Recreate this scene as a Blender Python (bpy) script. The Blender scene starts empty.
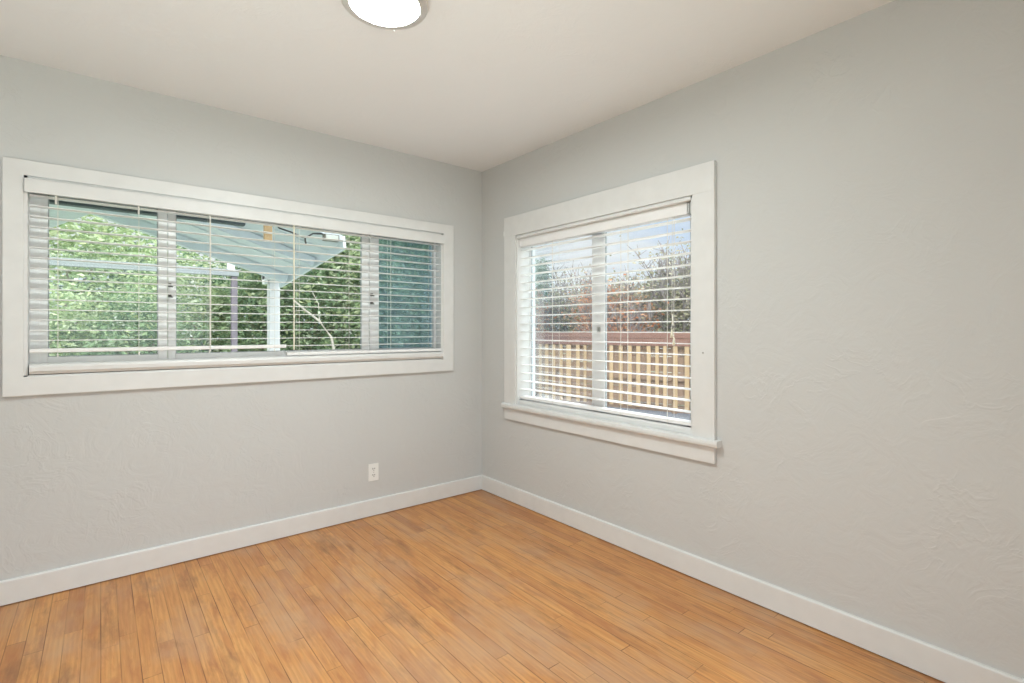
import bpy, bmesh, math, random
import numpy as np
from mathutils import Vector, Matrix
R = math.radians
scene = bpy.context.scene
col = scene.collection

# ------------------------------------------------------------------ camera
cam_d = bpy.data.cameras.new('camera')
cam = bpy.data.objects.new('camera', cam_d); col.objects.link(cam)
cam.location = (-2.288, -3.183, 1.214)
cam.rotation_euler = (R(90), 0, R(50.9 - 90))
cam_d.sensor_width = 36; cam_d.lens = 506 / 1024 * 36
cam_d.shift_y = -(341.5 - 330.5) / 1024
cam_d.clip_start = .02; cam_d.clip_end = 200
scene.camera = cam

# ------------------------------------------------------------------ sky
world = bpy.data.worlds.new('sky'); scene.world = world
world.use_nodes = True
wt = world.node_tree; wn = wt.nodes; wl = wt.links; wn.clear()
def wnode(t, **kw):
    n = wn.new(t)
    for k, v in kw.items(): setattr(n, k, v)
    return n
geo = wnode('ShaderNodeTexCoord')
sep = wnode('ShaderNodeSeparateXYZ'); wl.new(geo.outputs['Generated'], sep.inputs[0])
grad = wnode('ShaderNodeValToRGB'); wl.new(sep.outputs['Z'], grad.inputs[0])
e = grad.color_ramp.elements
e[0].position = 0.0; e[0].color = (.76, .84, .95, 1)
e[1].position = .55; e[1].color = (.46, .62, .90, 1)
mp = wnode('ShaderNodeMapping'); mp.inputs['Scale'].default_value = (1, 1, 3.2); wl.new(geo.outputs['Generated'], mp.inputs[0])
nz = wnode('ShaderNodeTexNoise'); nz.inputs['Scale'].default_value = 3.1; nz.inputs['Detail'].default_value = 5
wl.new(mp.outputs[0], nz.inputs['Vector'])
cl = wnode('ShaderNodeValToRGB'); wl.new(nz.outputs['Fac'], cl.inputs[0])
cl.color_ramp.elements[0].position = .38; cl.color_ramp.elements[1].position = .54
mix = wnode('ShaderNodeMix', data_type='RGBA'); wl.new(cl.outputs[0], mix.inputs[0]); wl.new(grad.outputs[0], mix.inputs[6])
mix.inputs[7].default_value = (.92, .94, .97, 1)
dot = wnode('ShaderNodeVectorMath', operation='DOT_PRODUCT'); wl.new(geo.outputs['Generated'], dot.inputs[0])
dot.inputs[1].default_value = Vector((-.42, -.84, .34)).normalized()
mr = wnode('ShaderNodeMapRange', interpolation_type='SMOOTHSTEP'); wl.new(dot.outputs['Value'], mr.inputs['Value'])
mr.inputs['From Min'].default_value = .25; mr.inputs['From Max'].default_value = 1; mr.inputs['To Min'].default_value = 0; mr.inputs['To Max'].default_value = 1.5
zen = wnode('ShaderNodeMapRange', interpolation_type='SMOOTHSTEP'); wl.new(sep.outputs['Z'], zen.inputs['Value'])
zen.inputs['From Min'].default_value = .28; zen.inputs['From Max'].default_value = .95; zen.inputs['To Min'].default_value = 1.0; zen.inputs['To Max'].default_value = 3.6
ad = wnode('ShaderNodeMath', operation='ADD'); wl.new(zen.outputs[0], ad.inputs[1]); wl.new(mr.outputs[0], ad.inputs[0])
# added bright sky patch above the view, lights the left wall through the tall window
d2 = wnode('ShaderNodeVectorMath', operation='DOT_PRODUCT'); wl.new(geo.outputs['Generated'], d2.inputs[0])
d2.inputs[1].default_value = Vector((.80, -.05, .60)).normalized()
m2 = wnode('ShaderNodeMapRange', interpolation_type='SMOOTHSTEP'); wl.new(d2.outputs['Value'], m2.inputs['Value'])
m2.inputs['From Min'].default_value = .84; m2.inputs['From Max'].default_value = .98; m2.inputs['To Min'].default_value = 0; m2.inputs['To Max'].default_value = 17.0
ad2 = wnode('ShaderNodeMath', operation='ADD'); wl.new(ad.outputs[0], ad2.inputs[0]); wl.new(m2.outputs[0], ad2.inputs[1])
whi = wnode('ShaderNodeMapRange', interpolation_type='SMOOTHSTEP'); wl.new(sep.outputs['Z'], whi.inputs['Value'])
whi.inputs['From Min'].default_value = .30; whi.inputs['From Max'].default_value = .62
mixw = wnode('ShaderNodeMix', data_type='RGBA'); wl.new(whi.outputs[0], mixw.inputs[0]); wl.new(mix.outputs[2], mixw.inputs[6]); mixw.inputs[7].default_value = (.79, .80, .79, 1)
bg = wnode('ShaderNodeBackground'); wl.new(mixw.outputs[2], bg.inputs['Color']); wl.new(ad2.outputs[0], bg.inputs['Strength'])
wo = wnode('ShaderNodeOutputWorld'); wl.new(bg.outputs[0], wo.inputs[0])

# soft hazy sun from behind the house (falls on the garden, not into the room)
sun_d = bpy.data.lights.new('sun', 'SUN'); sun_d.energy = 1.9; sun_d.angle = R(12); sun_d.color = (1, .96, .9)
sun = bpy.data.objects.new('sun', sun_d); col.objects.link(sun)
sun.rotation_euler = Vector((-.42, -.5, .75)).to_track_quat('Z', 'Y').to_euler()

LAMP_STRENGTH = 205
def area(name, loc, direction, sx, sy, watts, color):
    d = bpy.data.lights.new(name, 'AREA'); d.shape = 'RECTANGLE'; d.size = sx; d.size_y = sy; d.energy = watts; d.color = color
    o = bpy.data.objects.new(name, d); col.objects.link(o); o.location = loc
    o.rotation_euler = Vector(direction).to_track_quat('-Z', 'Y').to_euler(); return o
# added fill light across the opening behind the camera, stands in for daylight
area('opening_fill', (-2.17, -3.70, 1.05), (.12, 1, .28), 1.8, 2.0, 6, (.89, .985, 1))
# added upward fill light behind the camera, standing in for bounced flash
bl = area('bounce_fill', (-2.75, -3.25, .30), (.16, .52, 1), .5, .5, 17, (.89, .985, 1)); bl.data.spread = R(105)
scene.view_settings.view_transform = 'Standard'
scene.view_settings.look = 'None'
scene.view_settings.exposure = 0
scene.view_settings.gamma = 1
scene.view_settings.use_curve_mapping = False

# ------------------------------------------------------------------ material helpers
class NT:
    def __init__(s, name):
        s.m = bpy.data.materials.new(name); s.m.use_nodes = True
        s.t = s.m.node_tree; s.t.nodes.clear()
        s.out = s.n('ShaderNodeOutputMaterial')
    def n(s, t, **kw):
        n = s.t.nodes.new(t)
        for k, v in kw.items(): setattr(n, k, v)
        return n
    def l(s, a, b): s.t.links.new(a, b)
    def math(s, op, a, b=None, c=None):
        n = s.n('ShaderNodeMath', operation=op)
        for i, v in enumerate((a, b, c)):
            if v is None: continue
            if isinstance(v, (int, float)): n.inputs[i].default_value = v
            else: s.l(v, n.inputs[i])
        return n.outputs[0]
    def ramp(s, f, stops, interp='LINEAR'):
        n = s.n('ShaderNodeValToRGB'); n.color_ramp.interpolation = interp
        el = n.color_ramp.elements
        while len(el) < len(stops): el.new(.5)
        for e_, (p, c) in zip(el, stops):
            e_.position = p; e_.color = (*c, 1) if len(c) == 3 else c
        s.l(f, n.inputs[0]); return n.outputs[0]
    def mixc(s, f, a, b, mode='MIX'):
        n = s.n('ShaderNodeMix', data_type='RGBA', blend_type=mode)
        for i, v in ((0, f), (6, a), (7, b)):
            if isinstance(v, (int, float)): n.inputs[i].default_value = v
            elif isinstance(v, tuple): n.inputs[i].default_value = (*v, 1)
            else: s.l(v, n.inputs[i])
        return n.outputs[2]
    def bsdf(s, color, rough=.5, spec=.4, metal=0, bump=None, bstr=.2, bdist=.01, coat=0):
        b = s.n('ShaderNodeBsdfPrincipled')
        if isinstance(color, tuple): b.inputs['Base Color'].default_value = (*color, 1)
        else: s.l(color, b.inputs['Base Color'])
        if isinstance(rough, (int, float)): b.inputs['Roughness'].default_value = rough
        else: s.l(rough, b.inputs['Roughness'])
        b.inputs['Specular IOR Level'].default_value = spec
        b.inputs['Metallic'].default_value = metal
        b.inputs['Coat Weight'].default_value = coat; b.inputs['Coat Roughness'].default_value = .25
        if bump is not None:
            bn = s.n('ShaderNodeBump'); bn.inputs['Strength'].default_value = bstr; bn.inputs['Distance'].default_value = bdist
            s.l(bump, bn.inputs['Height']); s.l(bn.outputs[0], b.inputs['Normal'])
        s.l(b.outputs[0], s.out.inputs[0]); return b
    def coord(s, scale=(1, 1, 1), which='Object'):
        c = s.n('ShaderNodeTexCoord'); m = s.n('ShaderNodeMapping'); m.inputs['Scale'].default_value = scale
        s.l(c.outputs[which], m.inputs[0]); return m.outputs[0]
    def noise(s, v, scale, detail=3, rough=.5, dist=0):
        n = s.n('ShaderNodeTexNoise'); n.inputs['Scale'].default_value = scale; n.inputs['Detail'].default_value = detail
        n.inputs['Roughness'].default_value = rough; n.inputs['Distortion'].default_value = dist
        s.l(v, n.inputs['Vector']); return n.outputs['Fac']

def painted(name, color, rough=.45, spec=.35, wob=.05):
    t = NT(name); v = t.coord()
    f = t.noise(v, 14, 2)
    c = t.mixc(f, tuple(x * (1 - wob) for x in color), tuple(min(1, x * (1 + wob)) for x in color))
    t.bsdf(c, rough, spec, bump=t.noise(v, 60, 2), bstr=.06, bdist=.003)
    return t.m

def plaster(name, color, bstr):
    t = NT(name); v = t.coord()
    big = t.noise(v, 2.3, 3, .5, .6)
    sm = t.noise(v, 7.5, 4, .62, 1.2)
    # skip-trowel ridges: thin crest lines of a distorted noise, present only in patches
    rid = t.math('SUBTRACT', 1.0, t.math('MULTIPLY', t.math('ABSOLUTE', t.math('SUBTRACT', t.noise(v, 5.2, 3, .55, 2.2), .5)), 16))
    rid = t.math('MAXIMUM', rid, 0.0)
    mask = t.ramp(t.noise(v, 3.4, 2), [(.50, (0, 0, 0)), (.62, (1, 1, 1))])
    h = t.math('ADD', t.math('MULTIPLY', sm, .9), t.math('MULTIPLY', t.math('MULTIPLY', rid, mask), .24))
    c = t.mixc(big, tuple(x * .985 for x in color), tuple(x * 1.015 for x in color))
    t.bsdf(c, .62, .25, bump=h, bstr=bstr, bdist=.012)
    return t.m

M = {}
M['wall'] = plaster('wall_paint', (.60, .602, .588), .30)
M['ceiling'] = plaster('ceiling_paint', (.83, .832, .825), .22)
M['trim'] = painted('trim_paint', (.73, .728, .712), .4)
M['base'] = painted('baseboard_paint', (.74, .738, .72), .4)
M['vinyl'] = painted('white_vinyl', (.88, .875, .865), .35, .4, .02)
M['blind'] = painted('blind_white', (.86, .85, .84), .38, .4, .02)
M['cord'] = painted('cord_white', (.78, .76, .70), .8, .1)
M['wand'] = painted('wand_cream', (.78, .74, .60), .35, .4)
M['dark_metal'] = painted('dark_latch_metal', (.12, .115, .10), .4, .5)
M['dark_gap'] = painted('dark_rubber', (.05, .05, .05), .6, .2)
M['gasket'] = painted('grey_gasket', (.42, .44, .45), .6, .2)
M['ivory'] = painted('outlet_plastic', (.83, .83, .80), .3, .45, .01)
M['slot'] = painted('outlet_slot', (.06, .055, .05), .6, .2)
M['crown_wood'] = painted('raw_lumber', (.42, .30, .17), .8, .1, .3)
M['patio_paint'] = painted('patio_paint_grey', (.70, .77, .84), .7, .2, .06)
M['patio_white'] = painted('patio_post_white', (.82, .83, .86), .6, .2, .03)
M['pergola_grey'] = painted('pergola_paint', (.30, .325, .34), .7, .2, .08)
M['dark_post'] = painted('dark_stained_post', (.20, .18, .21), .8, .1, .2)
M['eave'] = painted('eave_slate', (.13, .155, .175), .7, .2, .1)
M['black_cable'] = painted('black_cable', (.03, .03, .035), .6, .2)

def metal(name, c, rough):
    t = NT(name); v = t.coord((1, 1, 30)); t.bsdf(t.mixc(t.noise(v, 30, 2), tuple(x*.9 for x in c), c), rough, .5, 1.0); return t.m
M['nickel'] = metal('brushed_nickel', (.78, .74, .70), .45)
M['steel'] = metal('bracket_steel', (.5, .49, .46), .4)

def emis(name, c, s):
    t = NT(name); v = t.coord(); f = t.noise(v, 3, 1)
    cc = t.mixc(f, c, tuple(min(1, x * 1.02) for x in c))
    em = t.n('ShaderNodeEmission'); t.l(cc, em.inputs[0]); em.inputs[1].default_value = s
    t.l(em.outputs[0], t.out.inputs[0]); return t.m
M['lamp_glass'] = emis('lit_opal_glass', (.895, .985, 1.0), LAMP_STRENGTH)
M['flood_lens'] = painted('floodlight_lens', (.62, .66, .62), .2, .5)

def glass(name, tint, gloss=.04):
    t = NT(name)
    tr = t.n('ShaderNodeBsdfTransparent'); tr.inputs[0].default_value = (*tint, 1)
    gl = t.n('ShaderNodeBsdfGlossy'); gl.inputs['Roughness'].default_value = .02; gl.inputs['Color'].default_value = (.9, .95, 1, 1)
    fr = t.n('ShaderNodeFresnel'); fr.inputs['IOR'].default_value = 1.35
    mx = t.n('ShaderNodeMixShader'); t.l(t.math('MINIMUM', t.math('MULTIPLY', fr.outputs[0], 1.0), .5), mx.inputs[0])
    t.l(tr.outputs[0], mx.inputs[1]); t.l(gl.outputs[0], mx.inputs[2])
    t.l(mx.outputs[0], t.out.inputs[0]); return t.m
M['glass'] = glass('clear_glass', (.95, .97, .97))
M['glass_pale'] = glass('pale_green_glass', (.93, .965, .94))
def screen_mat(name, c, cover):
    t = NT(name)
    v = t.coord((1, 1, 1)); sp = t.n('ShaderNodeSeparateXYZ'); t.l(v, sp.inputs[0])
    d = t.bsdf(t.mixc(t.noise(v, 4, 2), c, tuple(x * 1.1 for x in c)), .7, .2)
    tr = t.n('ShaderNodeBsdfTransparent'); tr.inputs[0].default_value = (.68, .80, .86, 1)
    mx = t.n('ShaderNodeMixShader'); mx.inputs[0].default_value = cover
    t.l(tr.outputs[0], mx.inputs[1]); t.l(d.outputs[0], mx.inputs[2]); t.l(mx.outputs[0], t.out.inputs[0])
    return t.m
M['screen'] = screen_mat('teal_screen_mesh', (.36, .48, .54), .34)

def floor_mat():
    t = NT('oak_strip_floor')
    c = t.n('ShaderNodeTexCoord'); s = t.n('ShaderNodeSeparateXYZ'); t.l(c.outputs['Object'], s.inputs[0])
    X, Y = s.outputs['X'], s.outputs['Y']
    W = .0572
    u = t.math('DIVIDE', X, W); row = t.math('FLOOR', u); fu = t.math('FRACT', u)
    wn_ = t.n('ShaderNodeTexWhiteNoise', noise_dimensions='1D'); t.l(row, wn_.inputs['W'])
    ln = t.math('MULTIPLY_ADD', wn_.outputs['Value'], .7, .9)       # board length by row
    v = t.math('ADD', t.math('DIVIDE', Y, ln), t.math('MULTIPLY', wn_.outputs['Value'], 37.7))
    vi = t.math('FLOOR', v); fv = t.math('FRACT', v)
    cb = t.n('ShaderNodeCombineXYZ'); t.l(row, cb.inputs[0]); t.l(vi, cb.inputs[1])
    wb = t.n('ShaderNodeTexWhiteNoise', noise_dimensions='2D'); t.l(cb.outputs[0], wb.inputs['Vector'])
    rnd = wb.outputs['Value']
    # grain, shifted per board
    g = t.n('ShaderNodeCombineXYZ')
    t.l(t.math('MULTIPLY', X, 34), g.inputs[0]); t.l(t.math('MULTIPLY', Y, 2.6), g.inputs[1]); t.l(t.math('MULTIPLY', rnd, 61), g.inputs[2])
    grain = t.noise(g.outputs[0], 1.0, 5, .6, 1.5)
    g2 = t.n('ShaderNodeCombineXYZ')
    t.l(t.math('MULTIPLY', X, 220), g2.inputs[0]); t.l(t.math('MULTIPLY', Y, 7), g2.inputs[1]); t.l(t.math('MULTIPLY', rnd, 17), g2.inputs[2])
    fine = t.noise(g2.outputs[0], 1.0, 2, .5)
    wv = t.n('ShaderNodeTexWave', wave_type='BANDS', bands_direction='X'); wv.inputs['Scale'].default_value = .55
    wv.inputs['Distortion'].default_value = 9; wv.inputs['Detail'].default_value = 2; wv.inputs['Detail Scale'].default_value = .9
    t.l(g.outputs[0], wv.inputs['Vector'])
    base = t.ramp(rnd, [(0, (.40, .155, .058)), (.10, (.54, .235, .080)), (.5, (.60, .270, .088)), (.88, (.65, .305, .100)), (1, (.46, .185, .078))])
    c1 = t.mixc(t.ramp(grain, [(.35, (0, 0, 0)), (.7, (1, 1, 1))]), base, (.72, .42, .17), 'MIX')
    c1 = t.mixc(.45, base, c1)
    c1 = t.mixc(t.math('MULTIPLY', wv.outputs['Fac'], .26), c1, (.36, .155, .06))
    c1 = t.mixc(t.ramp(fine, [(.50, (0, 0, 0)), (.75, (.34, .34, .34))]), c1, (.34, .13, .04))
    f3 = t.n('ShaderNodeCombineXYZ'); t.l(t.math('MULTIPLY', X, 24), f3.inputs[0]); t.l(t.math('MULTIPLY', Y, 3.4), f3.inputs[1]); t.l(t.math('MULTIPLY', rnd, 29), f3.inputs[2])
    c1 = t.mixc(t.ramp(t.noise(f3.outputs[0], 1.0, 4, .65, .8), [(.48, (0, 0, 0)), (.66, (.7, .7, .7))]), c1, (.42, .165, .065))
    # broad worn areas: paler and greyer finish
    wear = t.ramp(t.noise(t.coord((1.5, .8, 1)), 1.9, 4, .65), [(.46, (0, 0, 0)), (.68, (.55, .55, .55))])
    c1 = t.mixc(wear, c1, (.50, .34, .225))
    # dark stains that follow boards
    sg = t.n('ShaderNodeCombineXYZ'); t.l(t.math('MULTIPLY', X, 9), sg.inputs[0]); t.l(t.math('MULTIPLY', Y, 2.2), sg.inputs[1])
    st = t.ramp(t.noise(sg.outputs[0], 1.0, 5, .65), [(.55, (0, 0, 0)), (.74, (.7, .7, .7))])
    c1 = t.mixc(st, c1, (.20, .10, .055))
    # seams
    eu = t.math('MINIMUM', fu, t.math('SUBTRACT', 1.0, fu))
    ev = t.math('MULTIPLY', t.math('MINIMUM', fv, t.math('SUBTRACT', 1.0, fv)), 22)
    ed = t.math('MINIMUM', eu, ev)
    gapn = t.noise(t.coord((6, 1.2, 1)), 2.0, 2)
    seam = t.math('MULTIPLY', t.ramp(ed, [(.012, (1, 1, 1)), (.035, (0, 0, 0))]), t.ramp(gapn, [(.36, (.12, .12, .12)), (.64, (.95, .95, .95))]))
    c2 = t.mixc(seam, c1, (.10, .04, .018))
    rough = t.math('MULTIPLY_ADD', grain, .22, .36)
    hgt = t.math('SUBTRACT', t.math('MULTIPLY', grain, .2), seam)
    t.bsdf(c2, rough, .35, bump=hgt, bstr=.25, bdist=.002)
    return t.m
M['floor'] = floor_mat()

def wood_mat(name, a, b, axis_scale, rough=.85):
    t = NT(name); v = t.coord(axis_scale)
    g = t.noise(v, 1, 5, .6, .5)
    gi = t.n('ShaderNodeNewGeometry'); ri = gi.outputs['Random Per Island']
    c = t.mixc(g, a, b); c = t.mixc(t.math('MULTIPLY', ri, .45), c, tuple(x * .62 for x in a))
    t.bsdf(c, rough, .15, bump=g, bstr=.3, bdist=.004); return t.m
M['picket'] = wood_mat('sun_bleached_picket', (.56, .39, .23), (.72, .54, .35), (12, 12, 1.5))
M['fence_board'] = wood_mat('brown_fence_board', (.34, .235, .175), (.47, .34, .26), (2, 2, 18))
M['fence_cap'] = wood_mat('red_brown_cap_board', (.30, .16, .13), (.42, .26, .21), (2, 2, 18))
M['bark'] = wood_mat('grey_bark', (.20, .165, .13), (.34, .30, .25), (9, 9, 3))
M['pale_bark'] = wood_mat('pale_branch_bark', (.52, .48, .42), (.70, .66, .60), (9, 9, 3))
M['twig'] = wood_mat('bare_twigs', (.22, .20, .20), (.42, .38, .38), (9, 9, 3))

def leaf_mat(name, stops, trans=.35, rough=.45):
    t = NT(name); gi = t.n('ShaderNodeNewGeometry')
    c = t.ramp(gi.outputs['Random Per Island'], stops)
    v = t.coord(); big = t.noise(v, 1.6, 3)
    c = t.mixc(t.ramp(big, [(.42, (0, 0, 0)), (.62, (.6, .6, .6))]), c, stops[-1][1])
    b = t.bsdf(c, rough, .5)
    tr = t.n('ShaderNodeBsdfTranslucent'); t.l(c, tr.inputs[0])
    mx = t.n('ShaderNodeMixShader'); mx.inputs[0].default_value = trans
    t.l(b.outputs[0], mx.inputs[1]); t.l(tr.outputs[0], mx.inputs[2]); t.l(mx.outputs[0], t.out.inputs[0]); return t.m
M['leaf_bright'] = leaf_mat('yellow_green_leaves', [(0, (.16, .26, .11)), (.35, (.28, .39, .19)), (.6, (.40, .49, .28)), (.78, (.58, .62, .36)), (.9, (.76, .80, .66)), (1, (.40, .48, .28))])
M['leaf_mid'] = leaf_mat('mid_green_leaves', [(0, (.06, .13, .06)), (.4, (.15, .25, .13)), (.7, (.26, .37, .19)), (.86, (.48, .53, .27)), (.94, (.68, .73, .60)), (1, (.25, .35, .19))])
M['leaf_deep'] = leaf_mat('deep_green_leaves', [(0, (.03, .08, .04)), (.5, (.07, .16, .08)), (.85, (.15, .26, .13)), (1, (.09, .20, .10))])
M['leaf_bloom'] = leaf_mat('white_blossom', [(0, (.78, .80, .76)), (1, (.86, .88, .84))])
M['leaf_rust'] = leaf_mat('rust_autumn_leaves', [(0, (.34, .13, .06)), (.4, (.60, .24, .11)), (.7, (.68, .40, .24)), (.9, (.50, .44, .30)), (1, (.44, .26, .17))])
M['leaf_olive'] = leaf_mat('olive_grey_leaves', [(0, (.16, .20, .13)), (.5, (.34, .37, .24)), (.8, (.52, .48, .34)), (.95, (.66, .62, .54)), (1, (.40, .36, .26))])
M['leaf_conifer'] = leaf_mat('conifer_needles', [(0, (.08, .17, .12)), (.6, (.16, .27, .19)), (1, (.20, .32, .22))])

def ground_mat():
    t = NT('garden_ground'); v = t.coord()
    c = t.mixc(t.ramp(t.noise(v, 1.1, 5, .6), [(.4, (0, 0, 0)), (.6, (1, 1, 1))]), (.30, .31, .30), (.20, .27, .13))
    c = t.mixc(t.ramp(t.noise(v, 35, 3), [(.4, (0, 0, 0)), (.7, (.5, .5, .5))]), c, (.42, .41, .38))
    t.bsdf(c, .9, .1, bump=t.noise(v, 40, 3), bstr=.4, bdist=.02); return t.m
M['ground'] = ground_mat()
def gravel_mat():
    t = NT('pale_blue_gravel'); v = t.coord()
    t.bsdf(t.mixc(t.noise(v, 30, 3), (.13, .14, .17), (.22, .235, .27)), .9, .1, bump=t.noise(v, 50, 3), bstr=.4, bdist=.02); return t.m
M['gravel'] = gravel_mat()

# ------------------------------------------------------------------ mesh helpers
def link(name, me, mat, parent=None):
    o = bpy.data.objects.new(name, me); col.objects.link(o)
    if mat is not None: me.materials.append(mat)
    if parent is not None: o.parent = parent
    return o

class MB:
    def __init__(s): s.bm = bmesh.new()
    def box(s, x0, x1, y0, y1, z0, z1, bev=0):
        vs = [s.bm.verts.new((x, y, z)) for x in (x0, x1) for y in (y0, y1) for z in (z0, z1)]
        q = [(0, 1, 3, 2), (4, 6, 7, 5), (0, 4, 5, 1), (2, 3, 7, 6), (0, 2, 6, 4), (1, 5, 7, 3)]
        fs = [s.bm.faces.new([vs[i] for i in f]) for f in q]
        if bev > 0:
            ed = set(e for f in fs for e in f.edges)
            bmesh.ops.bevel(s.bm, geom=list(ed), offset=bev, segments=2, profile=.6, affect='EDGES')
        return s
    def prism(s, pts, axis, a, b):
        """closed 2D outline pts extruded along axis from a to b. axis 'x': pts=(y,z); 'y': pts=(x,z); 'z': pts=(x,y)"""
        def P(p, t):
            return {'x': (t, p[0], p[1]), 'y': (p[0], t, p[1]), 'z': (p[0], p[1], t)}[axis]
        A = [s.bm.verts.new(P(p, a)) for p in pts]; B = [s.bm.verts.new(P(p, b)) for p in pts]
        n = len(pts)
        s.bm.faces.new(A); s.bm.faces.new(B[::-1])
        for i in range(n): s.bm.faces.new((A[i], B[i], B[(i+1) % n], A[(i+1) % n]))
        return s
    def tube(s, pts, r, n=6, r2=None):
        pts = [Vector(p) for p in pts]; rings = []
        for i, p in enumerate(pts):
            d = (pts[min(i+1, len(pts)-1)] - pts[max(i-1, 0)]).normalized()
            a = d.orthogonal().normalized(); b = d.cross(a)
            f = i / max(1, len(pts)-1); rr = r if r2 is None else r + (r2 - r) * f
            rings.append([s.bm.verts.new(p + (a*math.cos(2*math.pi*k/n) + b*math.sin(2*math.pi*k/n)) * rr) for k in range(n)])
        for A, B in zip(rings, rings[1:]):
            for k in range(n): s.bm.faces.new((A[k], A[(k+1) % n], B[(k+1) % n], B[k]))
        s.bm.faces.new(rings[0][::-1]); s.bm.faces.new(rings[-1]); return s
    def lathe(s, prof, c, n=48):
        rings = []
        for r, z in prof:
            if r < 1e-5: rings.append([s.bm.verts.new((c[0], c[1], z))])
            else: rings.append([s.bm.verts.new((c[0]+r*math.cos(2*math.pi*k/n), c[1]+r*math.sin(2*math.pi*k/n), z)) for k in range(n)])
        for A, B in zip(rings, rings[1:]):
            for k in range(n):
                k2 = (k+1) % n
                if len(A) == 1 and len(B) == 1: continue
                if len(A) == 1: s.bm.faces.new((A[0], B[k], B[k2]))
                elif len(B) == 1: s.bm.faces.new((A[k], A[k2], B[0]))
                else: s.bm.faces.new((A[k], A[k2], B[k2], B[k]))
        return s
    def poly_slab(s, pts, thick):
        """planar-ish outline of 3D points given thickness upward"""
        A = [s.bm.verts.new(p) for p in pts]; B = [s.bm.verts.new((p[0], p[1], p[2] + thick)) for p in pts]
        n = len(pts); s.bm.faces.new(A[::-1]); s.bm.faces.new(B)
        for i in range(n): s.bm.faces.new((A[i], A[(i+1) % n], B[(i+1) % n], B[i]))
        return s
    def beam(s, a, b, w, h):
        """square-section beam between two points, w across, h vertical"""
        a, b = Vector(a), Vector(b); d = (b - a).normalized(); side = d.cross(Vector((0, 0, 1)))
        if side.length < 1e-4: side = Vector((1, 0, 0))
        side.normalize(); up = side.cross(d).normalized()
        va = []
        for p in (a, b):
            va.append([s.bm.verts.new(p + side*w/2*i + up*h/2*j) for i, j in ((-1, -1), (1, -1), (1, 1), (-1, 1))])
        A, B = va
        s.bm.faces.new(A); s.bm.faces.new(B[::-1])
        for k in range(4): s.bm.faces.new((A[k], B[k], B[(k+1) % 4], A[(k+1) % 4]))
        return s
    def build(s, name, mat, parent=None, smooth=False):
        bmesh.ops.recalc_face_normals(s.bm, faces=s.bm.faces)
        me = bpy.data.meshes.new(name); s.bm.to_mesh(me); s.bm.free()
        if smooth:
            for p in me.polygons: p.use_smooth = True
        return link(name, me, mat, parent)

def empty(name, loc=(0, 0, 0), **props):
    o = bpy.data.objects.new(name, None); col.objects.link(o); o.location = loc; o.empty_display_size = .1
    for k, v in props.items(): o[k] = v
    return o
def under(root, o):
    """parent an object built in world coordinates under a root standing elsewhere"""
    o.parent = root; o.matrix_parent_inverse = Matrix.Translation(root.location).inverted(); return o
def thing(name, label, cat, loc=(0, 0, 0), group=None):
    o = empty(name, loc, label=label, category=cat)
    if group: o['group'] = group
    return o
def struct(o, label=None):
    o['kind'] = 'structure'
    if label: o['label'] = label
    return o

# ------------------------------------------------------------------ the room
H = 2.44
XW, YS = -3.25, -3.65          # far sides of the room, behind the camera
# openings
A0, A1, AZ0, AZ1 = -2.558, -.360, 1.000, 1.917      # window in the left wall (along x)
B0, B1, BZ0, BZ1 = -1.804, -.425, .690, 1.884       # window in the right wall (along y)
T = .16

def wall_with_hole(name, along, lo, hi, hole, thick0, thick1, mat, label):
    m = MB()
    a, b, c, d = hole
    segs = [(lo, hi, -.3, c), (lo, hi, d, H + .12), (lo, a, c, d), (b, hi, c, d)]
    for p, q, z0, z1 in segs:
        if q - p < 1e-4 or z1 - z0 < 1e-4: continue
        if along == 'x': m.box(p, q, thick0, thick1, z0, z1)
        else: m.box(thick0, thick1, p, q, z0, z1)
    bmesh.ops.remove_doubles(m.bm, verts=m.bm.verts, dist=1e-5)
    return struct(m.build(name, mat), label)
wall_with_hole('wall_left', 'x', XW - T, T, (A0, A1, AZ0, AZ1), 0, T, M['wall'], 'light grey textured plaster wall with the long window')
wall_with_hole('wall_right', 'y', YS - T, 0, (B0, B1, BZ0, BZ1), 0, T, M['wall'], 'light grey textured plaster wall with the tall window')
wall_with_hole('wall_back', 'x', XW - T, 0, (-3.1, -1.25, 0, 2.1), YS - T, YS, M['wall'], 'grey plaster wall behind the camera')
wall_with_hole('wall_side', 'y', YS, 0, (-3.0, -3.0, 0, 0), XW - T, XW, M['wall'], 'grey plaster side wall outside the view')
m = MB().box(XW - T, T, YS - T, T, -.14, -.012)
struct(m.build('floor', M['floor']), 'honey oak strip floor')
m = MB().box(XW - T, T, YS - T, T, H, H + .12)
struct(m.build('ceiling', M['ceiling']), 'off white plaster ceiling')

# baseboards: rounded top lip and a dark shadow line kept real by a 2 mm gap over the boards
def base_prof(s):
    return [(0, -.0065), (-.016, -.0065), (-.016, .093), (-.0152, .0965), (-.013, .099), (-.010, .100), (0, .100)]
m = MB().prism(base_prof(1), 'x', XW, 0); struct(m.build('baseboard_left', M['base']), 'white baseboard under the long window')
m = MB().prism(base_prof(1), 'y', YS, -.016); struct(m.build('baseboard_right', M['base']), 'white baseboard under the tall window')
# trim of an unseen opening behind the camera, added to let light in
m = MB()
m.box(-3.19, -3.1, YS, YS + .018, 0, 2.19, .003); m.box(-1.25, -1.16, YS, YS + .018, 0, 2.19, .003); m.box(-3.1, -1.25, YS, YS + .018, 2.1, 2.19, .003)
struct(m.build('added_opening', M['trim']), 'white cased opening behind the camera, added to let light in')

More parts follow.
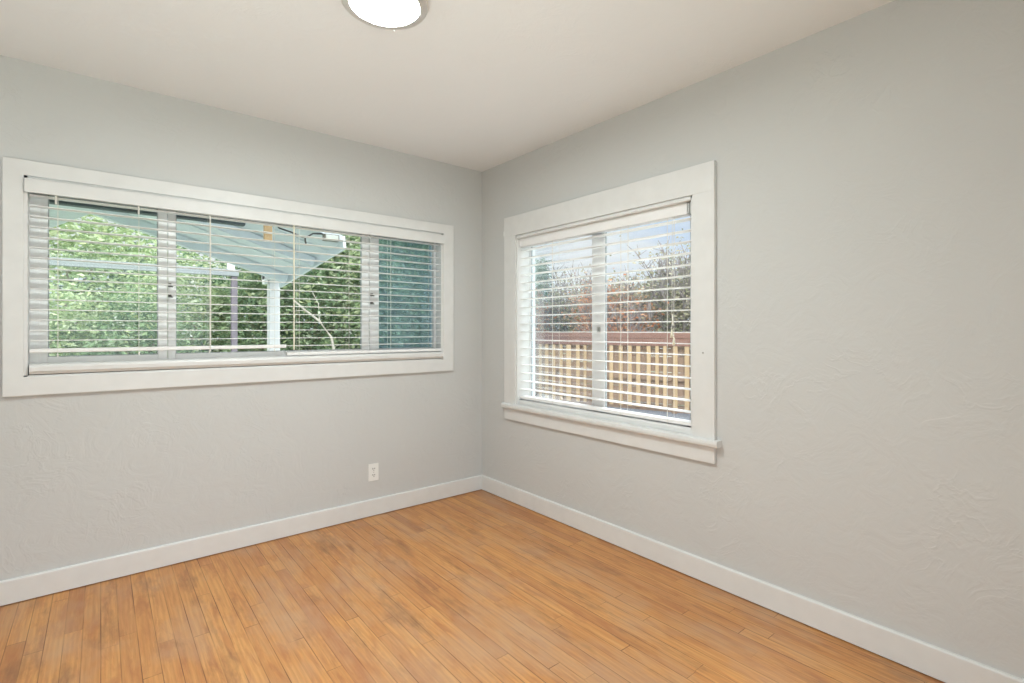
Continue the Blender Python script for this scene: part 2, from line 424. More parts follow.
# ------------------------------------------------------------------ window 1 (long, left wall)
w1 = empty('window_1'); struct(w1, 'long white three pane window with flat casing')
O0, O1, OZ0, OZ1 = -2.627, -.270, .918, 1.986
m = MB()
def ring(m, o, i, y0, y1, mk):
    # one mitred frame: outer rectangle o, inner rectangle i, between depths y0 and y1
    P = [[(r_[0], r_[2]), (r_[1], r_[2]), (r_[1], r_[3]), (r_[0], r_[3])] for r_ in (o, i)]
    V = [[[m.bm.verts.new(mk(p[0], d, p[1])) for p in q] for q in P] for d in (y0, y1)]
    for k in range(4):
        j = (k + 1) % 4
        m.bm.faces.new((V[0][0][k], V[0][0][j], V[0][1][j], V[0][1][k])); m.bm.faces.new((V[1][0][k], V[1][1][k], V[1][1][j], V[1][0][j]))
        m.bm.faces.new((V[0][0][k], V[1][0][k], V[1][0][j], V[0][0][j])); m.bm.faces.new((V[0][1][k], V[0][1][j], V[1][1][j], V[1][1][k]))
    ed = [e_ for e_ in m.bm.edges if all(v_ in sum(V[0], []) for v_ in e_.verts) and abs(sum(1 for v_ in e_.verts if v_ in V[0][0]) - 1)]
    bmesh.ops.bevel(m.bm, geom=ed, offset=.003, segments=2, profile=.6, affect='EDGES')
ring(m, (O0, O1, OZ0, OZ1), (A0, A1, AZ0 + .004, AZ1), -.020, 0, lambda a_, d_, z_: (a_, d_, z_))
m.build('window_casing', M['trim'], w1)
m = MB()      # liner of the recess
t_ = .012
m.box(A0 - .001, A0 + t_, -.012, T, AZ0, AZ1); m.box(A1 - t_, A1 + .001, -.012, T, AZ0, AZ1)
m.box(A0, A1, -.012, T, AZ1 - t_, AZ1); m.box(A0, A1, -.012, T, AZ0, AZ0 + .010)
m.build('window_jamb', M['trim'], w1)
# ledge board inside the recess, rounded nose, ends short of the casing
prof = [(-.024, 1.022), (-.030, 1.028), (-.031, 1.046), (-.027, 1.056), (-.018, 1.060), (.070, 1.060), (.070, 1.014), (-.018, 1.014)]
m = MB().prism(prof, 'x', A0 + .018, A1 - .006); m.build('window_sill', M['trim'], w1)
FY = .075
m = MB()      # vinyl frame
fz0, fz1 = 1.012, 1.905
gz0, gz1 = 1.088, 1.858
m.box(A0 + .01, -2.510, FY - .012, .14, fz0, fz1, .002); m.box(-.374, A1, FY - .012, .14, fz0, fz1, .002)
m.box(-2.510, -.374, FY - .012, .14, fz0, gz0 - .026, .002); m.box(-2.510, -.374, FY - .012, .14, gz1 + .01, fz1, .002)
m.build('window_frame', M['vinyl'], w1)
def sash1(x0, x1, y0, y1, wl_, wr_, gm, extra=0):
    """a sash between x0 and x1 (outer), stiles wl_/wr_"""
    m = MB()
    m.box(x0, x0 + wl_, y0, y1, gz0 - .03, gz1 + .02, .003); m.box(x1 - wr_, x1, y0, y1, gz0 - .03, gz1 + .02, .003)
    m.box(x0 + wl_, x1 - wr_, y0, y1, gz0 - .03, gz0, .003); m.box(x0 + wl_, x1 - wr_, y0, y1, gz1, gz1 + .02, .003)
    o = m.build('window_sash', M['vinyl'], w1)
    mm = MB().box(x0 + wl_ - .004, x1 - wr_ + .004, (y0+y1)/2 - .002, (y0+y1)/2 + .002, gz0 - .004, gz1 + .004)
    g = mm.build('glass_pane', gm, o)
    # black glazing gasket
    mm = MB(); a_, b_ = x0 + wl_, x1 - wr_; w_ = .004
    yy0, yy1 = (y0+y1)/2 - .006, (y0+y1)/2 + .006
    mm.box(a_, a_ + w_, yy0, yy1, gz0, gz1); mm.box(b_ - w_, b_, yy0, yy1, gz0, gz1)
    mm.box(a_, b_, yy0, yy1, gz0, gz0 + w_); mm.box(a_, b_, yy0, yy1, gz1 - w_, gz1)
    mm.build('gasket', M['gasket'], o)
    return o
sash1(-2.515, -2.013, FY - .010, FY + .020, .032, .040, M['glass_pale'])
sash1(-2.009, -.885, FY + .002, FY + .032, .035, .046, M['glass'])
s3 = sash1(-.880, -.369, FY - .010, FY + .020, .063, .018, M['glass'])
MB().box(-.82, -.38, FY + .030, FY + .0315, gz0 - .01, gz1 + .01).build('insect_screen', M['screen'], s3)
for xx in (-2.004, -.874):          # two-piece latches on the meeting stiles
    m = MB()
    for zz in (1.455, 1.400):
        m.box(xx - .006, xx + .008, FY - .030, FY - .008, zz - .010, zz + .010, .003)
        m.tube([(xx, FY - .03, zz), (xx + .012, FY - .036, zz - .010)], .004)
    m.build('latch', M['dark_metal'], w1)

# ------------------------------------------------------------------ window 2 (tall, right wall)
w2 = empty('window_2'); struct(w2, 'white sliding window with head casing, stool and apron')
P0, P1 = -1.920, -.302
m = MB()
m.box(-.020, 0, P0, B0, BZ0, BZ1 + .004, .002); m.box(-.020, 0, B1, P1, BZ0, BZ1 + .004, .002)
m.build('window_casing', M['trim'], w2)
m = MB().box(-.0215, 0, P0, P1, BZ1, 2.026, .002); m.box(-.024, 0, P1 - .01, P1 + .006, 1.895, 1.930, .004)
m.build('head_casing', M['trim'], w2)
prof = [(0.05, .660), (-.040, .660), (-.045, .664), (-.047, .676), (-.045, .688), (-.040, .692), (.05, .692)]
m = MB().prism(prof, 'y', -1.946, -.300)
m.build('window_stool', M['trim'], w2)
MB().box(-.019, 0, P0, P1, .576, .661, .003).build('window_apron', M['trim'], w2)
m = MB()
m.box(-.010, T, B0 - .001, B0 + t_, BZ0, BZ1); m.box(-.010, T, B1 - t_, B1 + .001, BZ0, BZ1)
m.box(-.010, T, B0, B1, BZ1 - t_, BZ1); m.box(.0, T, B0, B1, BZ0, BZ0 + .004)
m.build('window_jamb', M['trim'], w2)
# stop board along the bottom of the recess, rounded ends
prof = [(.010, .690), (.004, .696), (.003, .716), (.010, .724), (.060, .724), (.060, .690)]
MB().prism(prof, 'y', B0 + .020, B1 - .016).build('window_sill', M['trim'], w2)
m = MB().box(-.018, .03, B0 + .012, B1 - .012, 1.862, 1.880, .004); m.build('head_stop', M['trim'], w2)
FX = .100; hz0, hz1 = .735, 1.835
m = MB()
m.box(FX - .01, .155, B0 + .01, B0 + .040, .694, 1.878, .002); m.box(FX + .004, .155, B1 - .016, B1 - .002, .694, 1.878, .002)
m.box(FX + .004, .155, B0 + .04, B1 - .016, .694, hz0 - .025, .002); m.box(FX + .004, .155, B0 + .04, B1 - .016, hz1 + .01, 1.878, .002)
m.build('window_frame', M['vinyl'], w2)
def sash2(y0, y1, x0, x1, wl_, wr_):
    m = MB()
    m.box(x0, x1, y0, y0 + wl_, hz0 - .03, hz1 + .02, .003); m.box(x0, x1, y1 - wr_, y1, hz0 - .03, hz1 + .02, .003)
    m.box(x0, x1, y0 + wl_, y1 - wr_, hz0 - .03, hz0, .003); m.box(x0, x1, y0 + wl_, y1 - wr_, hz1, hz1 + .02, .003)
    o = m.build('window_sash', M['vinyl'], w2); xc = (x0+x1)/2
    MB().box(xc - .002, xc + .002, y0 + wl_ - .004, y1 - wr_ + .004, hz0 - .004, hz1 + .004).build('glass_pane', M['glass'], o)
    mm = MB(); a_, b_ = y0 + wl_, y1 - wr_; w_ = .004
    mm.box(xc-.006, xc+.006, a_, a_ + w_, hz0, hz1); mm.box(xc-.006, xc+.006, b_ - w_, b_, hz0, hz1)
    mm.box(xc-.006, xc+.006, a_, b_, hz0, hz0 + w_); mm.box(xc-.006, xc+.006, a_, b_, hz1 - w_, hz1)
    mm.build('gasket', M['gasket'], o)
sash2(-1.095, -.428, FX + .006, FX + .030, .062, .016)
sash2(-1.755, -1.060, FX - .014, FX + .004, .024, .095)
m = MB().box(FX - .026, FX - .012, -1.12, -1.10, 1.20, 1.235, .003); m.tube([(FX-.03, -1.11, 1.23), (FX-.034, -1.115, 1.205)], .004)
m.build('latch', M['steel'], w2)
# small screw hole in the right casing
m = MB().tube([(-.0225, -1.862, 1.106), (-.019, -1.862, 1.106)], .0045, 10); m.build('screw', M['steel'], w2)

# ------------------------------------------------------------------ blinds
def slat_profile(depth, thick, crown=.0016, n=5):
    top = [(-depth/2 + depth*i/n, thick/2 + crown*(1 - (2*i/n - 1)**2)) for i in range(n+1)]
    bot = [(p[0], p[1] - thick) for p in reversed(top)]
    return top + bot
def rot2(pts, a, c):
    ca, sa = math.cos(a), math.sin(a)
    return [(c[0] + x*ca - z*sa, c[1] + x*sa + z*ca) for x, z in pts]
def ladders(root, axis, spots, c, d, ztop, zbot, levels):
    for s_ in spots:
        m = MB()
        def P(u, off, z): return (u, c + off, z) if axis == 'x' else (c + off, u, z)
        for off in (-d/2 - .001, d/2 + .001): m.tube([P(s_, off, ztop), P(s_, off, zbot)], .0007, 4)
        m.tube([P(s_, -d/2 - .003, ztop), P(s_, -d/2 - .003, zbot - .025)], .0010, 4)
        for z in levels: m.tube([P(s_, -d/2, z - .0025), P(s_, d/2, z - .0025)], .0006, 3)
        o = m.build('ladder_cord', M['cord'], root)
        m = MB().tube([P(s_, -d/2 - .003, zbot - .028), P(s_, -d/2 - .003, zbot - .020), P(s_, -d/2-.003, zbot - .012)], .0032, 8)
        m.build('cord_knot', M['cord'], o)

def blind1(name, label, x0, x1, zr, nsl, spots, pitch=.0475):
    root = thing(name, label, 'blind', group=None)
    cy, dep = .012, .048
    rng = random.Random(int(zr*1000))
    m = MB(); levels = []
    for k in range(1, nsl + 1):
        z = zr + k * pitch + rng.uniform(-.0008, .0008); levels.append(z)
        m.prism(rot2(slat_profile(dep, .0028), R(rng.uniform(-1, 1)), (cy, z)), 'x', x0, x1)
    m.build('slats', M['blind'], root)
    prof = [(cy - .025, zr - .006), (cy - .025, zr + .007), (cy - .021, zr + .010), (cy + .021, zr + .010), (cy + .025, zr + .007), (cy + .025, zr - .006), (cy + .021, zr - .009), (cy - .021, zr - .009)]
    MB().prism(prof, 'x', x0, x1).build('bottom_rail', M['blind'], root)
    MB().box(x0, x1, cy - .020, cy + .026, 1.856, 1.900, .002).build('headrail', M['blind'], root)
    ladders(root, 'x', spots, cy, dep, 1.858, zr - .002, levels)
    return root
XS = -1.435
b1 = blind1('venetian_blind', 'white horizontal blind on the left part of the long window, bottom rail hanging clear', A0 + .018, XS, 1.120, 15, (-2.444, -2.138, -1.83, -1.50))
b2 = blind1('venetian_blind', 'white horizontal blind on the right part of the long window, beside a cream wand', XS + .006, A1 - .016, 1.074, 16, (-1.362, -1.056, -.768, -.45))
# the single valance board runs over both blinds: it hangs on its own clips
v = thing('blind_valance', 'long flat white valance board across the top of the wide window', 'valance')
m = MB().box(A0 + .003, A1 - .002, -.036, -.026, 1.840, 1.902, .002)
m.build('valance_board', M['trim'], v)
for xa in (A0 + .003, A1 - .012):
    MB().box(xa, xa + .010, -.026, -.010, 1.840, 1.902, .001).build('valance_return', M['blind'], v)
# wands
m = MB().tube([(-1.396, -.026, 1.862), (-1.396, -.030, 1.845), (-1.396, -.030, 1.10)], .0045, 8)
m.build('tilt_wand', M['wand'], b2)
m = MB().tube([(-1.826, -.020, 1.862), (-1.826, -.022, 1.10)], .0028, 6); m.build('lift_cord', M['cord'], b1)
for xx in (-2.45, -2.14):
    m = MB().tube([(xx, -.020, 1.862), (xx, -.022, 1.80)], .004, 6); m.build('tilt_cord', M['cord'], b1)

# blind 3, tall window
b3 = thing('venetian_blind', 'white wide slat blind inside the tall window with the fence view', 'blind')
cx, dep, z0r, pt = .045, .058, .741, .0578
rng = random.Random(5); m = MB(); levels = []
for k in range(1, 19):
    z = z0r + k * pt + rng.uniform(-.001, .001)
    levels.append(z); m.prism(rot2(slat_profile(dep, .0032), R(rng.uniform(-1.2, .8)), (cx, z)), 'y', B0 + .014, B1 - .016)
m.build('slats', M['blind'], b3)
prof = [(cx - .030, z0r - .007), (cx - .030, z0r + .007), (cx - .026, z0r + .010), (cx + .026, z0r + .010), (cx + .030, z0r + .007), (cx + .030, z0r - .007)]
MB().prism(prof, 'y', B0 + .014, B1 - .016).build('bottom_rail', M['blind'], b3)
m = MB().box(.012, .072, B0 + .050, B1 - .014, 1.804, 1.862, .003); m.build('headrail', M['blind'], b3)
m = MB()
m.box(.004, .074, B0 + .013, B0 + .017, 1.800, 1.866); m.box(.004, .008, B0 + .017, B0 + .026, 1.800, 1.866); m.box(.004, .074, B0 + .013, B0 + .052, 1.862, 1.867)
m.box(.010, .014, B0 + .034, B0 + .044, 1.806, 1.860)
m.build('mounting_bracket', M['steel'], b3)
ladders(b3, 'y', (-.772, -1.335, -1.64), cx, dep, 1.806, z0r - .002, levels)
for i, (yy, zl) in enumerate(((-1.672, 1.22), (-1.684, 1.18), (-1.39, .80))):
    m = MB().tube([(.010, yy, 1.806), (.006, yy, zl)], .0012, 5); c_ = m.build('lift_cord', M['cord'], b3)
    if i < 2:
        m = MB().lathe([(0, zl - .045), (.0065, zl - .043), (.0075, zl - .03), (.0045, zl - .008), (.0015, zl + .002), (0, zl + .003)], (.006, yy), 12)
        m.build('tassel', M['wand'], c_, smooth=True)
m = MB().tube([(.010, -1.672, 1.30), (.006, -1.678, 1.24)], .0035, 6); m.build('cord_joiner', M['cord'], b3)

# ------------------------------------------------------------------ outlet
o = thing('wall_outlet', 'white duplex socket plate low on the wall under the long window', 'outlet', (-.886, 0, .276))
def up(mb, name, mat): return under(o, mb.build(name, mat))
m = MB().box(-.921, -.851, -.006, 0, .219, .333, .003); up(m, 'cover_plate', M['ivory'])
for zc in (.2965, .2555):
    mm = MB(); pts = [(-.886 + .0165*math.cos(R(a)), zc + .0145*math.sin(R(a))) for a in range(0, 360, 20)]
    mm.prism(pts, 'y', -.0085, -.004); f = up(mm, 'socket_face', M['ivory'])
    mm = MB().box(-.8945, -.8905, -.0092, -.008, zc - .001, zc + .009); mm.box(-.8815, -.8780, -.0092, -.008, zc, zc + .008)
    mm.tube([(-.886, -.0092, zc - .007), (-.886, -.008, zc - .007)], .0028, 8)
    s_ = mm.build('socket_slots', M['slot']); s_.parent = f; s_.matrix_parent_inverse = Matrix.Translation(o.location).inverted(); s_.matrix_parent_inverse = Matrix.Identity(4)
mm = MB().tube([(-.886, -.0075, .276), (-.886, -.005, .276)], .003, 8); up(mm, 'screw', M['steel'])

# ------------------------------------------------------------------ ceiling light
LC = (-1.504, -1.502); LR = .151
lt = thing('ceiling_light', 'round flush ceiling lamp with a brushed nickel rim and glowing opal bowl', 'ceiling light', (LC[0], LC[1], H))
m = MB().lathe([(0, H), (LR - .03, H), (LR - .012, H - .02), (LR, H - .045), (LR, H - .066), (LR - .003, H - .070), (LR - .027, H - .0745), (LR - .030, H - .072), (LR - .030, H - .05), (0, H - .05)], LC, 72)
under(lt, m.build('metal_rim', M['nickel'], smooth=False))
m = MB().lathe([(LR - .0295, H - .052), (LR - .0295, H - .0715), (LR - .04, H - .0725), (LR - .08, H - .073), (0, H - .073)], LC, 72)
under(lt, m.build('glass_bowl', M['lamp_glass'], smooth=True))
for a in (52, 172, 292):
    m = MB()
    c_ = Vector((LC[0] + (LR - .004)*math.cos(R(a)), LC[1] + (LR - .008)*math.sin(R(a)), 0))
    m.lathe([(0, H - .060), (.0025, H - .062), (.003, H - .074), (.002, H - .078), (0, H - .079)], (c_.x, c_.y), 12)
    under(lt, m.build('rim_clip', M['nickel'], smooth=True))

# ------------------------------------------------------------------ outside: ground, eave, patio cover
m = MB().box(-30, 30, -30, 40, -.34, -.30); struct(m.build('ground', M['ground']), 'garden ground outside the windows')
m = MB().box(XW - 1, -1.55, .50, .56, 1.905, 2.10, .004); m.box(XW - 1, -1.55, T, .50, 2.05, 2.09)
struct(m.build('trim_1', M['eave']), 'dark slate painted house eave outside the long window')

pc = thing('patio_cover', 'pale grey painted patio roof on a white post outside the long window', 'patio cover', (-.984, 2.10, -.3))
def pcu(mb, name, mat, parent=None):
    o_ = mb.build(name, mat); under(pc, o_) if parent is None else None; return o_
Rf = Vector((-2.356, 2.2, 2.166)); Ef = Vector((-.96, 2.0, 1.685)); En = Vector((-.751, .90, 1.94)); dlt = En - Ef
Rn = Rf + dlt; Lf = Vector((-3.60, 2.2, 1.40)); Ln = Lf + dlt
m = MB().poly_slab([Rf, Ef, En, Rn], .05); m.poly_slab([Rf, Rn, Ln, Lf], .05); pcu(m, 'roof_deck', M['patio_paint'])
m = MB()
for k in range(1, 5):        # board joints as thin battens under the deck
    f = k / 5
    a_ = Rf + dlt*f; b_ = Ef + dlt*f
    m.beam(a_ + Vector((0, 0, -.004)), b_ + Vector((0, 0, -.004)), .012, .006)
pcu(m, 'deck_battens', M['patio_paint'])
for f in (.18, .62):
    pcu(MB().beam(Rf + dlt*f + Vector((0, 0, -.04)), Ef + dlt*f + Vector((-.02, 0, -.035)), .04, .075), 'rafter', M['patio_paint'])
pcu(MB().beam(Ef + Vector((.012, .01, -.005)), En + Vector((.012, 0, -.005)), .024, .11), 'fascia_board', M['patio_paint'])
pcu(MB().box(-1.032, -.936, 2.055, 2.150, -.30, 1.70, .006), 'post', M['patio_white'])
m = MB().box(-1.075, -.925, 2.02, 2.17, 1.700, 1.77, .006); m.box(-1.075, -1.045, 2.05, 2.15, 1.66, 1.77, .004)
pcu(m, 'post_bracket', M['patio_white'])
pcu(MB().box(-1.335, -1.280, .93, .97, 1.888, 2.12, .003), 'wood_block', M['crown_wood'])
pcu(MB().tube([(-1.0, 1.95, 1.86), (-1.0, 1.95, 1.80), (-.985, 1.95, 1.785)], .006), 'hook', M['dark_gap'])
pcu(MB().tube([(-1.26, .94, 2.03), (-1.231, .94, 1.997), (-1.137, .94, 1.975), (-1.054, .94, 1.945), (-1.024, .94, 1.953), (-.978, .94, 1.985), (-.90, .93, 1.99)], .006), 'power_cable', M['black_cable'])
pcu(MB().tube([(-1.037, .94, 1.945), (-1.037, .94, 1.915), (-1.030, .94, 1.900)], .006), 'hook', M['dark_gap'])

fl = thing('flood_light', 'small rectangular floodlight under the edge of the patio roof', 'outdoor light', (-.85, .89, 1.95))
m = MB().box(-.910, -.790, .870, .925, 1.932, 1.984, .004); under(fl, m.build('lamp_housing', M['dark_metal']))
m = MB().box(-.900, -.800, .865, .873, 1.938, 1.978, .003); under(fl, m.build('lens', M['flood_lens']))

pg = thing('garden_pergola', 'plain grey beam carried on a dark post farther back in the garden', 'pergola', (-.89, 4.5, -.3))
for nm, mb, mt in (('crossbeam', MB().box(-4.2, -.84, 4.44, 4.50, 1.945, 2.035, .005), 'pergola_grey'),
                   ('post', MB().box(-.926, -.853, 4.46, 4.53, -.30, 1.945, .005), 'dark_post'),
                   ('post', MB().box(-4.10, -4.02, 4.46, 4.53, -.30, 1.945, .005), 'dark_post'),
                   ('post_top', MB().box(-.965, -.880, 4.50, 4.57, 1.945, 2.20, .005), 'patio_white')):
    under(pg, mb.build(nm, M[mt]))

# ------------------------------------------------------------------ planting
def leaves_mesh(name, pts, size, seed, mat, parent, aspect=.5, droop=0.0):
    rs = np.random.RandomState(seed); n = len(pts)
    d = rs.normal(size=(n, 3)); d[:, 2] = d[:, 2]*.5 - droop; d /= np.linalg.norm(d, axis=1)[:, None]
    q = rs.normal(size=(n, 3)); s = np.cross(d, q); s /= np.linalg.norm(s, axis=1)[:, None]
    up_ = np.cross(s, d)
    L = size * rs.uniform(.6, 1.3, n)[:, None]
    V = np.empty((n, 4, 3))
    V[:, 0] = pts; V[:, 2] = pts + d*L
    V[:, 1] = pts + d*L*.45 + s*L*aspect*.5 + up_*L*.10; V[:, 3] = pts + d*L*.45 - s*L*aspect*.5 + up_*L*.10
    me = bpy.data.meshes.new(name)
    me.from_pydata(V.reshape(-1, 3).tolist(), [], np.arange(n*4).reshape(n, 4).tolist())
    return link(name, me, mat, parent)

def clusters(rs, lo, hi, ncl, per, spread):
    c = rs.uniform(lo, hi, size=(ncl, 3))
    p = np.repeat(c, per, axis=0) + rs.normal(size=(ncl*per, 3))*spread
    return p

def shrub(name, label, cat, c, rad, ztop, mat, seed, n=5000, leaf=.10, trunk=True, group=None, droop=.2, blossom=0):
    """leafy shrub or tree: crown made of leaf clumps on a shell, trunk and branches inside"""
    root = thing(name, label, cat, (c[0], c[1], -.3), group)
    n = int(n*1.8); leaf *= .74
    rs = np.random.RandomState(seed)
    zc = (ztop - .3)/2; rz = (ztop + .3)/2
    ncl = max(20, n//45)
    u = rs.normal(size=(ncl, 3)); u /= np.linalg.norm(u, axis=1)[:, None]
    rr = rs.uniform(.62, 1.02, size=(ncl, 1))
    ctr = u*rr*np.array([rad[0], rad[1], rz]) + np.array([0, 0, zc + .3])
    per = n//ncl
    pts = np.repeat(ctr, per, axis=0) + rs.normal(size=(ncl*per, 3))*np.array([.16, .16, .13])*(rad[0]/.9)
    pts[:, 2] = np.maximum(pts[:, 2], .03)
    leaves_mesh('foliage', pts, leaf, seed+1, M[mat], root, droop=droop)
    if blossom:
        k = rs.choice(ncl, min(ncl, blossom), replace=False)
        bp = np.repeat(ctr[k]*np.array([1, 1.05, 1]), 12, axis=0) + rs.normal(size=(len(k)*12, 3))*.045
        leaves_mesh('blossoms', bp, .05, seed+3, M['leaf_bloom'], root, aspect=.9)
    m = MB(); rnd = random.Random(seed)
    m.tube([(0, 0, 0), (rnd.uniform(-.05, .05), rnd.uniform(-.05, .05), zc*.7), (rnd.uniform(-.1, .1), 0, zc*1.5)], .05, 7, .02)
    for k in range(9):
        a = rnd.uniform(0, 6.28); z = rnd.uniform(.3, zc*1.2)
        e_ = (rad[0]*.7*math.cos(a), rad[1]*.7*math.sin(a), z + rnd.uniform(.3, .8))
        m.tube([(0, 0, z), (e_[0]*.5, e_[1]*.5, (z + e_[2])/2 + .05), e_], .018, 5, .006)
    m.build('trunk', M['bark'], root)
    return root

G = 'garden greenery behind the long window'
shrub('leafy_shrub', 'pale yellow green shrub filling the left pane of the long window', 'shrub', (-3.1, 5.6), (1.0, .8), 1.9, 'leaf_bright', 11, 6500, .10, group=G, blossom=26)
shrub('leafy_shrub', 'bright green shrub with white blossoms low in the left pane, next to the mullion', 'shrub', (-1.95, 5.3), (.75, .7), 1.75, 'leaf_mid', 12, 5500, .10, group=G, blossom=22)
shrub('tall_tree', 'tall light green tree rising under the patio gable peak', 'tree', (-2.75, 8.2), (1.5, 1.1), 3.9, 'leaf_bright', 13, 6500, .15, group=G)
shrub('leafy_shrub', 'yellow green shrub between the left mullion and the dark post', 'shrub', (-1.15, 6.4), (.85, .7), 2.5, 'leaf_bright', 14, 5500, .11, group=G, blossom=8)
shrub('leafy_shrub', 'deep green shrub between the dark post and the white post', 'shrub', (-.25, 5.9), (.75, .7), 2.45, 'leaf_mid', 15, 5500, .11, group=G)
shrub('tall_tree', 'leafy green tree right of the white patio post with a pale branch', 'tree', (.55, 5.6), (.85, .8), 3.3, 'leaf_mid', 16, 7500, .13, group=G, blossom=6)
shrub('tall_tree', 'green tree beside the right mullion of the long window', 'tree', (1.35, 5.2), (.75, .7), 3.2, 'leaf_bright', 17, 5500, .12, group=G)
shrub('tall_tree', 'dark green tree seen through the teal screened pane', 'tree', (2.4, 5.6), (.95, .8), 3.6, 'leaf_mid', 18, 7500, .12, group=G)
shrub('tall_tree', 'dense dark green tree closing the far back of the garden', 'tree', (-.6, 9.6), (2.1, 1.0), 2.9, 'leaf_deep', 19, 6500, .17, group=G)
shrub('tall_tree', 'dense dark green tree behind the teal screened pane', 'tree', (3.2, 9.0), (2.2, 1.0), 4.2, 'leaf_deep', 20, 7000, .18, group=G)
t_b = thing('fallen_branch', 'bare pale branch slanting down across the dark leaves in the centre pane', 'branch', (.06, 4.72, 1.60))
m = MB().tube([(-.06, 4.70, 1.66), (.10, 4.70, 1.52), (.32, 4.72, 1.36), (.52, 4.76, 1.10), (.60, 4.8, .75), (.62, 4.85, .2), (.62, 4.9, -.3)], .012, 6, .03)
m.tube([(.32, 4.72, 1.36), (.30, 4.70, 1.62), (.20, 4.68, 1.80)], .009, 5, .004); m.tube([(.10, 4.70, 1.52), (-.10, 4.68, 1.50)], .007, 5, .003)
under(t_b, m.build('branch_wood', M['pale_bark']))

# ------------------------------------------------------------------ fence behind the tall window
fdir = Vector((5.9 - 4.9, 1.78 - 5.0, 0)).normalized(); fn = Vector((-fdir.y, fdir.x, 0))     # fn points away (+x)
if fn.x < 0: fn = -fn
fo = Vector((4.9, 5.0, 0)) - fdir*4.2; FL = 10.5
fence = thing('wooden_fence', 'weathered wooden fence with pale pickets over brown boards', 'fence', tuple(fo + Vector((0, 0, -.3))))
def fbox(m, s0, s1, d0, d1, z0, z1):
    c8 = []
    for s_ in (s0, s1):
        for d_ in (d0, d1):
            for z_ in (z0, z1):
                p = fo + fdir*s_ + fn*d_; c8.append(m.bm.verts.new((p.x, p.y, z_)))
    for f in [(0, 1, 3, 2), (4, 6, 7, 5), (0, 4, 5, 1), (2, 3, 7, 6), (0, 2, 6, 4), (1, 5, 7, 3)]: m.bm.faces.new([c8[i] for i in f])
rnd = random.Random(9); m = MB(); s_ = .05
while s_ < FL - .2:
    w_ = rnd.choice((.06, .07, .075, .10)); fbox(m, s_, s_ + w_, -.045, -.022, -.22, .93 + rnd.uniform(-.01, .01)); s_ += w_ + rnd.uniform(.085, .13)
under(fence, m.build('picket_panel', M['picket']))
m = MB(); z_ = -.28
while z_ < 1.1:
    s_ = 0
    while s_ < FL:
        l_ = min(FL - s_, rnd.uniform(1.6, 2.4)); fbox(m, s_, s_ + l_ - .006, .02, .042, z_, z_ + .135); s_ += l_
    z_ += .146
under(fence, m.build('board_panel', M['fence_board']))
m = MB(); fbox(m, 0, FL, -.05, -.026, .93, 1.07); fbox(m, 0, FL, -.058, -.02, 1.075, 1.165); under(fence, m.build('top_rail', M['fence_cap']))
m = MB(); fbox(m, 0, FL, -.02, .02, .30, .39); fbox(m, 0, FL, -.02, .02, -.12, -.03); under(fence, m.build('cross_rail', M['fence_board']))
k = 0
while k*2.4 < FL:
    m = MB(); fbox(m, k*2.4, k*2.4 + .09, -.02, .06, -.3, 1.16); under(fence, m.build('post', M['fence_board'])); k += 1
m = MB(); fbox(m, -1, FL + 1, -2.2, .6, -.305, -.292); struct(m.build('trim_2', M['gravel']), 'pale gravel strip along the wooden fence')

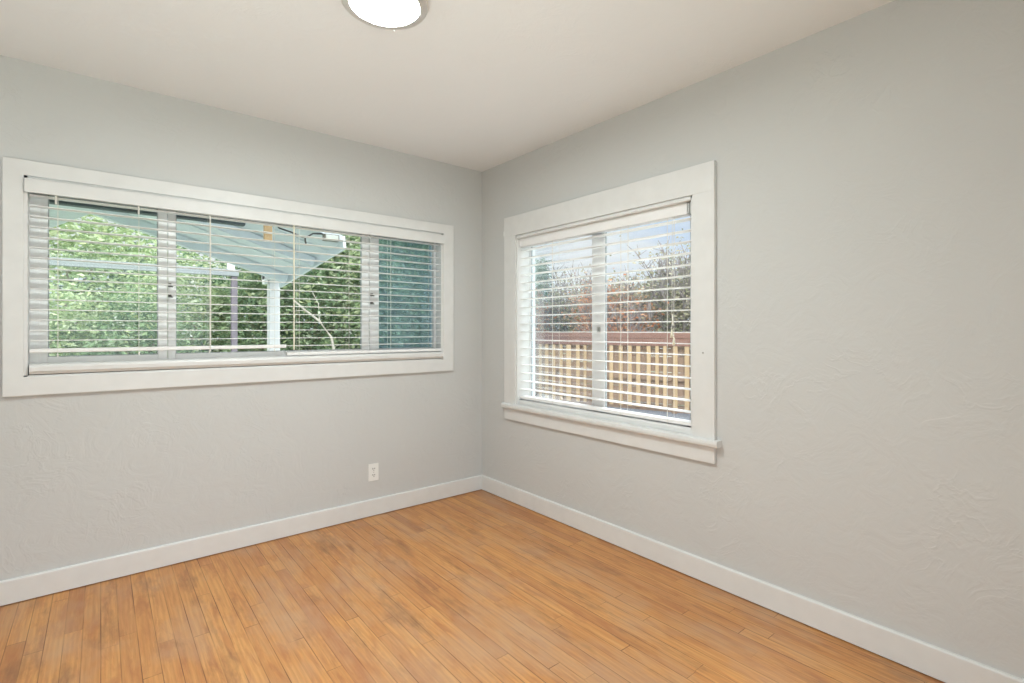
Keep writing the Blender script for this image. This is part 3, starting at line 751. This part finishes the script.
# ------------------------------------------------------------------ autumn trees beyond the fence
def twiggy(label, c, h, w, seed, mat, nleaf, leaf=.10, ntw=85, zlo=.9, name='bare_tree'):
    nleaf = int(nleaf*1.9)
    root = thing(name, label, 'tree', (c[0], c[1], -.3), 'trees beyond the wooden fence')
    rnd = random.Random(seed); m = MB(); tips = []
    m.tube([(0, 0, 0), (.05, .03, h*.3), (-.03, .02, h*.6)], .07, 6, .035)
    for k in range(ntw):
        a = rnd.uniform(0, 6.28); z = rnd.uniform(h*.2, h*.6); r_ = rnd.uniform(.3, 1)*w
        top = Vector((r_*math.cos(a), r_*math.sin(a), z + rnd.uniform(.25, .5)*h)); top.z = min(top.z, h*rnd.uniform(.85, 1.0))
        mid = Vector((top.x*.6, top.y*.6, (z*.6 + top.z*.4)))
        m.tube([(0, 0, z), mid, top], .020, 4, .007)
        for q in range(5):
            f = rnd.uniform(.2, 1); b_ = mid.lerp(top, f); e_ = b_ + Vector((rnd.uniform(-.3, .3), rnd.uniform(-.3, .3), rnd.uniform(.1, .5)))
            m.tube([b_, e_], .009, 3, .005); tips += [b_, e_, mid]
    m.build('branches', M['twig'], root)
    rs = np.random.RandomState(seed); T_ = np.array([list(t__) for t__ in tips]); idx = rs.randint(0, len(T_), nleaf)
    p = T_[idx] + rs.normal(size=(nleaf, 3))*.12
    keep = rs.uniform(size=nleaf) < np.clip(1.35 - (p[:, 2]/h)*1.15, .14, 1)
    leaves_mesh('foliage', p[keep], leaf, seed, M[mat], root)
    return root
twiggy('grey bare tree with rusty leaves, behind the fence in the left pane', (7.2, 7.9), 2.55, 1.2, 31, 'leaf_rust', 2600)
twiggy('olive leaved thin tree behind the fence at the far left', (7.4, 9.9), 2.7, 1.0, 32, 'leaf_olive', 3200)
twiggy('tall bare tree standing behind the window mullion', (8.2, 6.9), 3.3, 1.2, 33, 'leaf_olive', 2600)
twiggy('rust red leaved tree behind the fence, left side of the right pane', (7.6, 5.1), 2.75, 1.1, 34, 'leaf_rust', 4200)
twiggy('olive and grey tree behind the fence, middle of the right pane', (8.3, 4.6), 3.0, 1.3, 35, 'leaf_olive', 3800)
twiggy('tall twiggy tree behind the fence at the right edge of the pane', (8.0, 3.3), 3.5, 1.1, 36, 'leaf_olive', 3000, ntw=110)
twiggy('low rusty shrub just over the fence top in the right pane', (7.0, 4.2), 2.15, .9, 37, 'leaf_rust', 3200)
twiggy('pale leaved low tree beyond the fence, behind the rust red one', (10.4, 6.4), 3.1, 1.8, 38, 'leaf_olive', 3600, .12)
cf = thing('conifer_tree', 'grey green conifer at the left edge of the tall window', 'tree', (8.6, 8.75, -.3), 'trees beyond the wooden fence')
rs = np.random.RandomState(41); hh = 3.75; zz = rs.uniform(.4, hh, 260); aa = rs.uniform(0, 6.28, 260); rr = (hh - zz)*.30*rs.uniform(.4, 1, 260) + .05
ctr = np.stack([rr*np.cos(aa), rr*np.sin(aa), zz - rr*.25], 1); pts = np.repeat(ctr, 18, axis=0) + rs.normal(size=(260*18, 3))*.09
leaves_mesh('foliage', pts, .12, 42, M['leaf_conifer'], cf, aspect=.25, droop=.3)
MB().tube([(0, 0, 0), (0, 0, hh*.95)], .08, 8, .01).build('trunk', M['bark'], cf)
